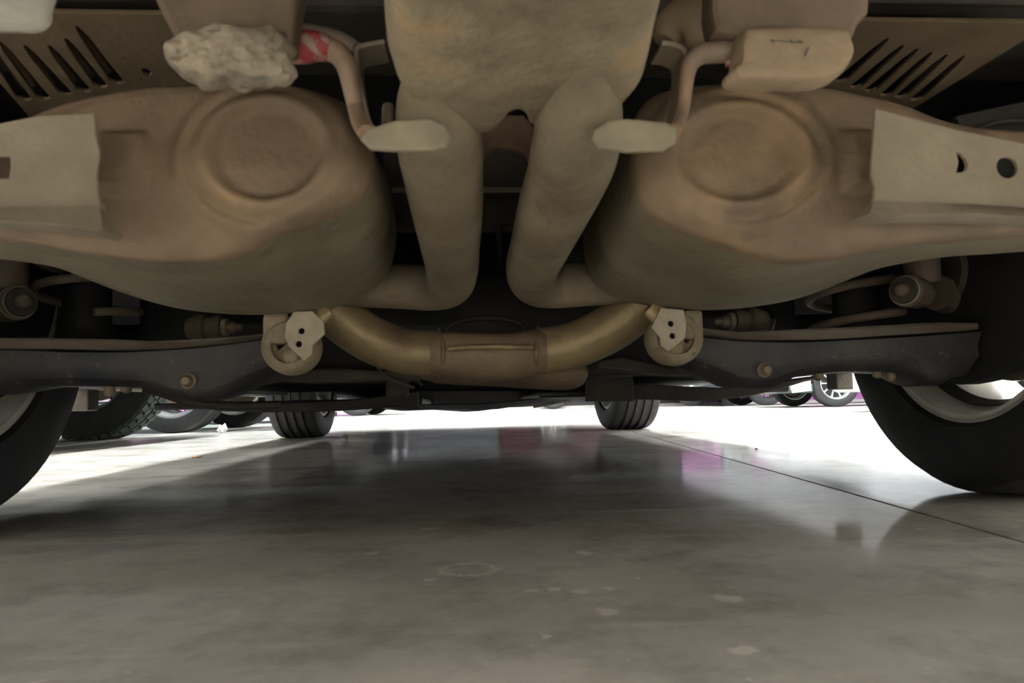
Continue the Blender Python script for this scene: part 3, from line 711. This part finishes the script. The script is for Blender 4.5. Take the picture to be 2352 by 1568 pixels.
# --- lower control arms
def arm(st, lip, y, bolts, label=None):
    rings = []
    for px, yt, yb in st:
        a = V(px, yt, y); b_ = V(px, yb, y); h = (a - b_).length
        rings.append([a + CY * .012, a - CY * .004 - CZ * .004, a * .5 + b_ * .5 + CY * .004, b_ + CZ * min(.012, h * .2), b_ + CY * .010, b_ + CY * .085, a + CY * .085])
    v, f = loft(rings); o = emit('control_arm', v, f, M['arm'], car, True, auto=True)
    if label: tag(o, label)
    rings = []
    for px, yt, yb in lip:
        a = V(px, yt, y - .022); b_ = V(px, yb, y - .016)
        rings.append([a + CY * .05, a, a - CY * .002 - CZ * .003, b_ - CY * .001, b_ + CY * .004, b_ + CY * .05])
    v, f = loft(rings); emit('rolled_lip', v, f, M['armlip'], o, True)
    for px, py, r in bolts:
        q = V(px, py, y)
        lathe('bolt', [(.01, .001), (.01, r * 1.5), (-.002, r * 1.5), (-.004, r * 1.05), (-.010, r), (-.013, r * .7), (-.013, .001)], q, CY, M['bolt'], o, 12)
    return o
AY = .98
la = arm([(-420, 815, 905), (-200, 808, 905), (-60, 802, 905), (0, 797, 897), (60, 798, 886), (150, 802, 885), (230, 803, 886), (310, 802, 890), (345, 800, 896), (380, 798, 910), (430, 795, 919), (475, 791, 917), (520, 786, 903), (560, 781, 884), (600, 775, 866), (640, 770, 848), (690, 765, 830)],
         [(-420, 780, 815), (-200, 777, 812), (0, 776, 800), (100, 776, 800), (260, 779, 803), (350, 783, 801), (430, 780, 796), (540, 773, 785), (620, 765, 771)],
         AY, [(433, 875, .007)], 'black steel arm with a dusty curled edge')
ra = arm([(1590, 768, 838), (1640, 772, 858), (1699, 778, 884), (1740, 779, 892), (1779, 780, 889), (1805, 780, 878), (1832, 780, 866), (1888, 778, 857), (1950, 775, 851), (2014, 772, 850), (2080, 768, 853), (2110, 766, 866), (2140, 764, 880), (2168, 762, 885), (2195, 760, 868), (2230, 757, 862), (2250, 755, 832)],
         [(1592, 750, 767), (1650, 758, 772), (1699, 762, 778), (1760, 760, 780), (1815, 757, 779), (1882, 754, 779), (1960, 751, 775), (2031, 747, 770), (2100, 743, 766), (2164, 740, 762), (2245, 742, 756)],
         AY, [(1755, 850, .007)], 'black steel arm with peeling specks and a dusty curled edge')
# nuts below the arms
for px, py in ((252, 897), (290, 890), (1880, 862), (2015, 856), (2046, 864)):
    q = V(px, py, 1.02); lathe('nut', [(-.006, .001), (-.006, .0075), (.006, .0075), (.010, .006), (.012, .001)], q + CZ * .004, -CZ, M['bolt'], car, 8)
tube('tie_rod', [V(330, 893, 1.1), V(380, 905, 1.12), V(440, 925, 1.15), V(520, 932, 1.2), V(640, 930, 1.3)], .006, M['frame2'], car, 10, 5)

# --- coil springs
def coil(cpx, cpy, D, r, wire, turns, pitch, hand, name='coil_spring', ph=0):
    c0 = P(cpx, cpy, D); pts_ = []
    n = int(turns * 22)
    for i in range(n + 1):
        a = 2 * math.pi * i / 22 * hand + ph
        pts_.append(c0 + CX * r * math.cos(a) + CY * r * math.sin(a) + CZ * (pitch * i / 22))
    return tube(name, pts_, wire, M['spring'], car, 12, 1)
coil(200, 728, 1.14, .073, .0068, 3.6, .052, 1, ph=-1.0)
coil(1968, 775, 1.14, .066, .0068, 3.6, .050, 1, ph=1.2)
for px in (200, 1968):
    c0 = P(px, 740, 1.15); lathe('spring_seat', [(-.05, .001), (-.05, .05), (.0, .035), (.28, .03), (.28, .001)], c0, CZ, M['black'], car, 24)

# --- dampers, bushes, link joints
def joint(px, py, D, r, L, m, mc, shaft=None, sg=1):
    c0 = P(px, py, D); o = empty('suspension_joint', Matrix.Translation(c0) @ Matrix.Rotation(YAW, 4, 'Z'), car)
    ax = (CX * sg - CY * .75).normalized()
    lathe('eye', [(-L, r * .8), (-L, r * .98), (-L * .8, r * 1.02), (0, r * 1.02), (.0, r * .92), (.004, r * .9)], c0, ax, M[m], o, 28)
    lathe('rubber_bush', [(.0, .001), (.0, r * .84), (.010, r * .86), (.014, r * .78), (.014, .001)], c0, ax, M['dusty_dark'], o, 28)
    lathe('seal_ring', [(.005, r * .78), (.005, r * .92), (.009, r * .92), (.009, r * .78)], c0, ax, M['bracket'], o, 28)
    lathe('bolt', [(.012, .001), (.012, r * .42), (.022, r * .40), (.024, r * .3), (.024, .001)], c0, ax, M[mc], o, 8)
    return o
joint(40, 695, 1.02, .024, .045, 'shock', 'shock')
joint(2082, 668, 1.02, .022, .046, 'shock', 'shock', sg=-1)
tube('damper', [P(12, 560, 1.05), P(12, 690, 1.05)], [.030, .028], M['shock'], car, 20, 2)
tube('damper', [P(2112, 540, 1.06), P(2116, 600, 1.05), P(2122, 650, 1.05)], [.020, .024, .022], M['shock'], car, 20, 3)
tube('knuckle', [P(2150, 672, 1.08), P(2200, 682, 1.10), P(2240, 700, 1.10), P(2250, 745, 1.10)], [.026, .030, .036, .030], M['shock'], car, 16, 5)
tube('knuckle', [P(-20, 690, 1.08), P(-60, 720, 1.10), P(-80, 760, 1.10)], [.026, .032, .032], M['shock'], car, 16, 5)
def link_end(px, py, D, sg):
    c0 = P(px, py, D); o = empty('link_bolt', Matrix.Translation(c0) @ Matrix.Rotation(YAW, 4, 'Z'), car)
    ax = CX * sg
    lathe('flange_bush', [(-.055, .014), (-.04, .02), (-.030, .021), (-.026, .015), (-.018, .016), (-.01, .019), (-.006, .018), (-.004, .010)], c0, ax, M['shock'], o, 24)
    lathe('washer', [(-.004, .010), (-.004, .0135), (.003, .0135), (.003, .009)], c0, ax, M['bracket'], o, 24)
    lathe('bolt_head', [(.003, .009), (.012, .009), (.014, .006), (.024, .005), (.024, .001)], c0, ax, M['bolt'], o, 8)
link_end(518, 752, 1.10, 1); link_end(1678, 738, 1.10, -1)

# --- hanger plates beside the mufflers
def hplate(poly, y, holes, lip, flange):
    o = plate('hanger_plate', [V(x, yy, y) for x, yy in poly], .004, M['bracket'], car, holes=holes, bevel=.001)
    rings = []
    for (px, ya, yb) in lip:                     # lower edge folded towards the eye
        a = V(px, ya, y); b_ = V(px, yb, y - .012)
        rings.append([a + CY * .002, a - CY * .004, b_, b_ + CY * .004 - CZ * .001, b_ + CY * .03])
    v, f = loft(rings); emit('folded_edge', v, f, M['bracket'], o, True)
    return o
PY = .52
hplate([(-300, 330), (0, 285), (90, 268), (214, 262), (216, 310), (225, 350), (218, 400), (222, 450), (232, 480), (-300, 485)], PY,
       [[V(x, y, PY) for x, y in ((-40, 355), (24, 356), (27, 385), (22, 412), (-40, 414))]],
       [(-300, 482, 500), (-100, 482, 502), (0, 480, 505), (100, 478, 512), (180, 478, 522), (222, 476, 530), (236, 482, 522)], None)
tube('weld_bead', [V(150, 525, PY + .03), V(200, 528, PY + .02), V(228, 510, PY + .01), V(232, 470, PY + .01)], [.003, .005, .004, .003], M['bracket'], car, 8, 4)
hplate([(2013, 252), (2075, 268), (2200, 300), (2290, 318), (2420, 345), (2700, 400), (2700, 500), (2352, 478), (2100, 470), (2008, 466), (2014, 430), (2004, 400), (2008, 340)], PY,
       [[V(x, y, PY) for x, y in ((2194, 343), (2208, 350), (2220, 362), (2226, 378), (2222, 392), (2210, 398), (2194, 398), (2200, 372))], circ(V(2314, 384, PY), .0092, CX, CZ, 20)],
       [(2000, 466, 486), (2020, 466, 496), (2100, 468, 490), (2220, 472, 490), (2352, 480, 496), (2600, 496, 512)], None)
q = V(2314, 384, PY); lathe('hole_shade', [(.003, .0095), (.016, .0095), (.016, .001)], q, CY, M['hole'], car, 20)  # black backing painted as the dark cavity behind the round hole
v, f = boxg(V(2208, 372, PY + .014), (.014, .006, .024), CX, CY, CZ); emit('hole_shade', v, f, M['hole'], car)  # black block added as the shade behind the crescent hole
# body flange under the gap to the right
tube('wheelhouse_flange', [P(2170, 512, .80), P(2240, 498, .78), P(2320, 502, .76), P(2420, 508, .74)], .0055, M['bracket'], car, 8, 4)
tube('wheelhouse_flange', [P(-40, 520, .80), P(20, 522, .80), P(60, 540, .82)], .0055, M['bracket'], car, 8, 4)

# --- brackets beside the tail box
def strap(poly, y, tilt, fin):
    plate('strap_bracket', [P(x, yy, y) for x, yy in poly], .006, M['strap'], car, bevel=.002)
strap([(836, 318), (850, 300), (905, 282), (985, 278), (1015, 292), (1024, 310), (1018, 330), (990, 336), (900, 338), (852, 334)], .452, 0, 0)
strap([(1548, 296), (1530, 286), (1440, 278), (1400, 282), (1372, 300), (1368, 316), (1380, 332), (1440, 340), (1520, 338), (1546, 322)], .452, 0, 0)
def ribbon(name, pts_, w_, t_, m):                 # flat bar on edge, w_ deep along the car
    gs = []
    p = catmull([Vector(q) for q in pts_], 6); rings = []
    for i, q in enumerate(p):
        d = (p[min(i + 1, len(p) - 1)] - p[max(i - 1, 0)]).normalized(); s = d.cross(CY).normalized()
        rings.append([q - s * t_ / 2, q + s * t_ / 2, q + s * t_ / 2 + CY * w_, q - s * t_ / 2 + CY * w_])
    v, f = loft(rings); return emit(name, v, f, m, car, bevel=.0006)
ribbon('hanger_frame', [P(x, y, .49) for x, y in ((884, 94), (850, 100), (822, 108), (818, 130), (824, 180), (836, 240), (848, 280), (866, 296), (900, 288))], .03, .0032, M['bracket'])
ribbon('hanger_frame', [P(x, y, .49) for x, y in ((1520, 98), (1545, 100), (1568, 110), (1576, 128), (1574, 170), (1566, 230), (1560, 270), (1548, 296), (1525, 292))], .03, .0036, M['bracket'])
tube('hook_stub', [P(892, 246, .53), P(890, 290, .52)], .0045, M['bracket'], car, 10, 2)
# hanger rods
tube('hanger_rod', [P(752, 112, .475), P(775, 122, .475), P(795, 150, .48), (P(806, 195, .485)), P(818, 250, .49), P(828, 285, .475), P(842, 306, .46)], [.0078, .0076, .0070, .0062, .0058, .0055, .0055], M['rod'], car, 18, 6)
tg = tube('hanger_rod_end', [P(660, 108, .475), P(690, 108, .473), P(725, 106, .473), P(756, 113, .475)], [.0098, .0110, .0100, .0084], M['red'], car, 18, 6); tag(tg, 'rod end smeared with red and white paint')
tube('hanger_rod', [P(1700, 118, .475), P(1650, 120, .475), P(1612, 124, .478), P(1588, 142, .48), P(1578, 175, .485), P(1570, 240, .49), P(1560, 280, .48), P(1548, 300, .46)], [.0072, .0072, .0070, .0062, .0052, .0046, .0044, .0044], M['rod'], car, 18, 6)
# upper curved arms of the frames
tube('frame_arm', [P(655, 58, .50), P(720, 70, .50), P(780, 85, .50), P(820, 110, .495)], .0042, M['bracket'], car, 10, 5)
rb = [P(1525, 95, .62), P(1540, 70, .62), P(1580, 56, .62), P(1650, 52, .62)]
tube('bump_stop', rb, [.010, .018, .024, .024], M['shield'], car, 16, 5)

# --- rubber hangers at the top
def hanger(poly, y, thick, m, upper, mu, rough, label):
    rings = []
    from mathutils import noise as nz
    p2 = [V(x, yy, y) for x, yy in poly]; p2 = catmull(p2 + [p2[0]], 6)[:-1]
    c0 = sum(p2, Vector()) / len(p2)
    for s, dy in tuple((i_ / 26, -.002 + .004 * (i_ / 26) ** 5) for i_ in range(1, 25)) + ((.95, .004), (.98, .008), (1, .012), (1, thick - .006), (.97, thick - .003), (.5, thick), (.02, thick)):
        rings.append([(lambda q: q + CY * (nz.noise(q * 90) * rough * 4 + nz.noise(q * 260) * rough * 1.5) + (p - c0).normalized() * (nz.noise(q * 120) * rough * 4 * s ** 4))(c0 + (p - c0) * s + CY * dy) for p in p2])
    v, f = loft(rings); o = emit('rubber_hanger', v, f, M[m], car, True); tag(o, label)
    v_ = [V(x, yy, y + .012) for x, yy in upper]
    plate('hanger_bracket', v_, thick, M[mu], o, bevel=.004)
    return o
h1 = hanger([(400, 72), (380, 84), (366, 105), (374, 128), (398, 148), (428, 158), (458, 170), (500, 174), (560, 175), (620, 172), (655, 162), (662, 138), (655, 110), (658, 76), (640, 52), (520, 48), (440, 54)], .44, .024, 'hanger',
       [(350, -60), (372, 0), (392, 40), (420, 90), (655, 90), (662, 40), (668, 0), (680, -60)], 'hangerU', .0014, 'lumpy pale hanger caked with dried mud')
h2 = hanger([(1708, 62), (1700, 100), (1698, 140), (1680, 160), (1696, 178), (1760, 181), (1840, 181), (1888, 180), (1930, 168), (1962, 140), (1972, 112), (1964, 84), (1948, 62), (1880, 58), (1780, 58)], .44, .024, 'hangerR',
       [(1650, -60), (1648, 20), (1655, 58), (1700, 70), (1950, 76), (1965, 40), (1985, 20), (1990, -60)], 'hangerU', .0002, 'smooth tan hanger with a worn grey marking')
for (x0, y0, x1, y1, t) in ((1770, 93, 1808, 95, 3), (1808, 96, 1845, 97, 3.5), (1772, 90, 1778, 100, 3), (1815, 90, 1822, 100, 3.5), (1836, 91, 1842, 100, 3.5), (1858, 108, 1849, 128, 4)):
    tube('marking', [V(x0, y0, .4375), V(x1, y1, .4375)], t * .44 / F * .7, M['hanger_text'], h2, 8, 1, .3)
# red smear on a rod end beside the right hanger
tube('red_smear', [P(1668, 144, .47), P(1690, 146, .468)], .003, M['red'], car, 8, 2)
# pale cover in the top left corner
rings = []
cp = [V(x, y, .40) for x, y in ((-120, -80), (102, -80), (100, 10), (96, 36), (80, 52), (56, 58), (20, 56), (-40, 56), (-120, 50))]
cp = catmull(cp + [cp[0]], 4)[:-1]; c0 = sum(cp, Vector()) / len(cp)
for s, dy in ((.02, 0), (.8, .001), (.94, .004), (1, .006), (1, .009), (.9, .010), (.02, .011)): rings.append([c0 + (p - c0) * s + CY * dy for p in cp])
v, f = loft(rings); o = emit('bumper_clip', v, f, M['pale'], car, True); tag(o, 'pale grey rounded plastic piece')

# --- wheelhouse liners
for s in (-1, 1):
    prs = []
    for i in range(15):
        a = math.radians(-5 + 190 * i / 14); prs.append((RA + .40 * math.cos(a), .345 + .36 * math.sin(a)))
    rings = [[C(s * x, y, z) for y, z in prs] for x in (.64, .88)]
    v, f = loft(rings, closed=False, caps=False); 
    o = emit('wheel_liner', v, f, M['black'], car)
    so = o.modifiers.new('solid', 'SOLIDIFY'); so.thickness = .004
tube('liner_rib', [P(2235, 300, .78), P(2270, 285, .78), P(2310, 277, .78), P(2380, 276, .78)], .0025, M['dusty_dark'], car, 8, 4)
v_ = [P(2200, 268, .80), P(2352, 235, .80), P(2500, 230, .80), P(2500, 400, .80), P(2352, 360, .80), P(2230, 330, .80)]
plate('liner_panel', v_, .01, M['dusty_dark'], car)

# --- road wheels of the car
TW = .80
rw = wheel(parent=car, world=wmat(C(TW, RA, .33), YAW, .2), alloy='alloyd', spokes=10, disc=True, spw=.075)
lw = wheel(parent=car, world=wmat(C(-TW, RA, .33), YAW, .5, True), alloy='alloyd', spokes=10, disc=True, spw=.075)
for s, wh in ((1, rw), (-1, lw)):               # shade band inside each rim, put in as a black ring
    v, f = lathe_geo([(-.060, .2035), (-.060, .2015), (-.046, .1955), (-.040, .1935), (-.040, .1965)], C(TW * s, RA, .33), CX * s, 56); emit('rim_shade_ring', v, f[:-2], M['black'], wh, True)
for s in (-1, 1):
    lathe('backing_plate', [(-.012, .001), (-.012, .195), (.0, .225), (.03, .225), (.03, .001)], C(s * .70, RA, .385), CX * s, M['black'], car, 32)
    lathe('wheel_hub', [(-.06, .001), (-.06, .05), (.0, .075), (.04, .075), (.04, .001)], C(s * .74, RA, .33), CX * s, M['dusty_dark'], car, 24)
fr_ = wheel(parent=car, world=wmat(C(TW, FA, .33), YAW + math.radians(2), .2), alloy='alloyd', grooves=4)
fl_ = wheel(parent=car, world=wmat(C(-TW, FA, .33), YAW + math.radians(-2), .5, True), alloy='alloyd', grooves=4)

# ================================================================== THE OTHER CARS
def other_car(loc, ang, L=4.4, W=1.78, paint='carwhite', lower='cargreen', R=.31, wb=2.6, fo=.55, sp=10, alloy='alloy', label='', group=None, blocks=False, backing=False, tread='tread', Hb=.95, clr=.22, W_t=.21, rr=.21, front_h=.30):
    """nose along local +X; loc is the centre of the nearer front wheel's contact"""
    A = Matrix.Translation(loc) @ Matrix.Rotation(ang, 4, 'Z')
    r = empty('car', A); tag(r, label, 'car', group)
    T = lambda x, y, z: A @ Vector((x, y, z))
    zc = R; ar = R + .05
    def arch(xc): return [(xc + ar * math.cos(a), zc + ar * math.sin(a)) for a in [-.25 + (math.pi + .5) * i / 14 for i in range(15)]]
    fx = fo; bx = -(L - fo)
    prof = [(fx, front_h + .05), (fx - .06, clr)] + arch(0) + arch(-wb) + [(bx + .05, clr + .02), (bx, .4), (bx + .02, .8), (bx + .12, Hb), (fx - .9, Hb - .02), (fx - .18, Hb - .2), (fx, Hb - .35)]
    n = len(prof); vs = []; yc0 = .03; yc1 = -(W - .03)
    layers = ((0.0, yc0 - .03), (.0, yc0), (.0, yc1), (.0, yc1 + .03))
    vs = [T(x * (.99 if y_ in (yc0, yc1) else 1), y_, z) for y_ in (yc0, yc0 - .06, yc1 + .06, yc1) for x, z in prof]
    fs = [tuple(range(n)), tuple(range(3 * n, 4 * n))[::-1]]
    for k in range(3): fs += [(k * n + i, k * n + (i + 1) % n, (k + 1) * n + (i + 1) % n, (k + 1) * n + i) for i in range(n)]
    emit('body', vs, fs, M[paint], r)
    rings = []
    for x, zt, w_ in ((bx + .15, Hb, .78), (bx + .6, Hb + .42, .66), (bx + 1.6, Hb + .5, .62), (fx - 1.9, Hb + .46, .62), (fx - .95, Hb - .02, .76)):
        ym = (yc0 + yc1) / 2; rings.append([T(x, ym - w_ * W / 1.78 * 1.02, Hb - .03), T(x, ym - w_, zt), T(x, ym + w_, zt), T(x, ym + w_ * W / 1.78 * 1.02, Hb - .03)])
    v, f = loft(rings); emit('cabin_glass', v, f, M['glass'], r, bevel=.03)
    # lower front valance, wraps the nose
    v, f = boxg(T(fx - .10, (yc0 + yc1) / 2, clr + .055), (.46, W - .02, .12), A.to_3x3() @ Vector((1, 0, 0)), A.to_3x3() @ Vector((0, 1, 0)), CZ)
    emit('front_valance', v, f, M[lower], r, bevel=.03)
    for y_ in (yc0 - .22, yc1 + .22):
        v, f = boxg(T(fx - .05, y_, Hb - .38), (.12, .36, .12), A.to_3x3() @ Vector((1, 0, 0)), A.to_3x3() @ Vector((0, 1, 0)), CZ); emit('headlamp', v, f, M['lens'], r, bevel=.02)
    v, f = boxg(T(-wb / 2, (yc0 + yc1) / 2, clr + .06), (wb - .9, W - .1, .05), A.to_3x3() @ Vector((1, 0, 0)), A.to_3x3() @ Vector((0, 1, 0)), CZ); emit('underbody', v, f, M['black'], r)
    yo = -.5 * W_t; yi = yc1 + .03 + .5 * W_t
    w0 = wheel(R, W_t, rr, sp, 4, alloy, tread, blocks, r, A @ wmat(Vector((0, yo, R)), math.pi / 2, .3), disc=True, spw=.034, backing=backing)
    for x, y_, fl2 in ((0, yi, True), (-wb, yo, False), (-wb, yi, True)):
        copy_tree(w0, r, A @ wmat(Vector((x, y_, R)), math.pi / 2, .9, fl2))
    return r
R90 = math.radians(90)
# left row: noses towards the lane.  side y=0 is their far side, so the near wheel is at -W
def left_car(fx_, fy_, **k):                      # (fx_,fy_) nearest point of the far-side wheel's outer face
    return other_car(Vector((fx_, fy_, 0)), 0.0, **k)
left_car(-2.30, 4.22, paint='cargrey', lower='plastic', R=.37, W_t=.245, rr=.215, blocks=True, tread='mudtread', alloy='alloyk', label='grey car nearest on the left with knobbly off-road tires', clr=.33, wb=2.7, W=1.85, Hb=1.1, group=None)
left_car(-2.22, 6.10, paint='carblack', lower='plastic', R=.325, W_t=.22, rr=.225, sp=5, alloy='alloy', label='dark car second on the left, open five-spoke silver wheel', clr=.30, wb=2.6, W=1.36)
left_car(-2.62, 8.6, paint='cargrey', lower='plastic', R=.31, W_t=.21, rr=.20, sp=5, alloy='alloyk', label='grey car third on the left, mostly behind the front left tire', clr=.26, wb=2.6, W=1.5)
left_car(-2.35, 12.6, paint='carblack', lower='plastic', R=.30, W_t=.2, rr=.2, sp=7, alloy='alloyk', label='dark car farthest on the left beside the pink wall', clr=.22, wb=2.6, W=1.6)
# right row: noses towards the lane (local +X turned to -X)
def right_car(fx_, fy_, W=1.75, **k):              # (fx_,fy_) near-side front wheel contact; turned car's y=0 side faces the eye
    return other_car(Vector((fx_, fy_, 0)), math.pi, W=W, **k)
right_car(3.93, 9.0, W=1.6, paint='carwhite', lower='cargreen', R=.285, rr=.195, sp=10, W_t=.19, backing=True, label='white car on the right with a ten-spoke silver wheel', clr=.18, wb=2.6, fo=.62)
right_car(4.12, 12.0, W=1.6, paint='cargrey', lower='cargreen', R=.31, rr=.2, alloy='alloyk', W_t=.21, label='grey car on the right just beyond the white car', clr=.2, wb=2.6, fo=.8)
right_car(3.75, 4.9, W=1.7, paint='carwhite', lower='white', R=.31, rr=.2, W_t=.21, label='white car nearest on the right, seen through the rear wheel spokes', clr=.17, wb=2.6, fo=.8)
other_car(Vector((3.55, 15.4, 0)), math.radians(-8), W=1.75, paint='carred', lower='plastic', R=.33, rr=.23, W_t=.21, sp=8, label='dark maroon car at the far end, wheel beside the white post', clr=.16, wb=2.6, fo=.75)

# ================================================================== LITTER
def litter(name, px, py, r, m, label, cat, flat):
    c0 = G(px, py); bm = bmesh.new(); bmesh.ops.create_icosphere(bm, subdivisions=2, radius=r); vs = []
    for v in bm.verts: vs.append(c0 + Vector((v.co.x * random.uniform(.6, 1.4), v.co.y * random.uniform(.5, 1.3), max(0.001, (v.co.z + r * .8) * flat * random.uniform(.4, 1.6)))))
    fs = [tuple(q.index for q in f.verts) for f in bm.faces]; bm.free()
    tag(emit(name, vs, fs, m), label, cat)
litter('paper_scrap', 510, 994, .030, M['paper'], 'crumpled white paper scrap on the floor beside the bay line', 'paper', .85)
litter('dry_leaf', 452, 1051, .013, M['leaf'], 'small tan dry leaf lying on the bright floor', 'leaf', .25)
litter('grit_crumb', 1737, 1033, .004, M['black'], 'tiny black crumb on the bright floor right of the joint', 'crumb', .7)
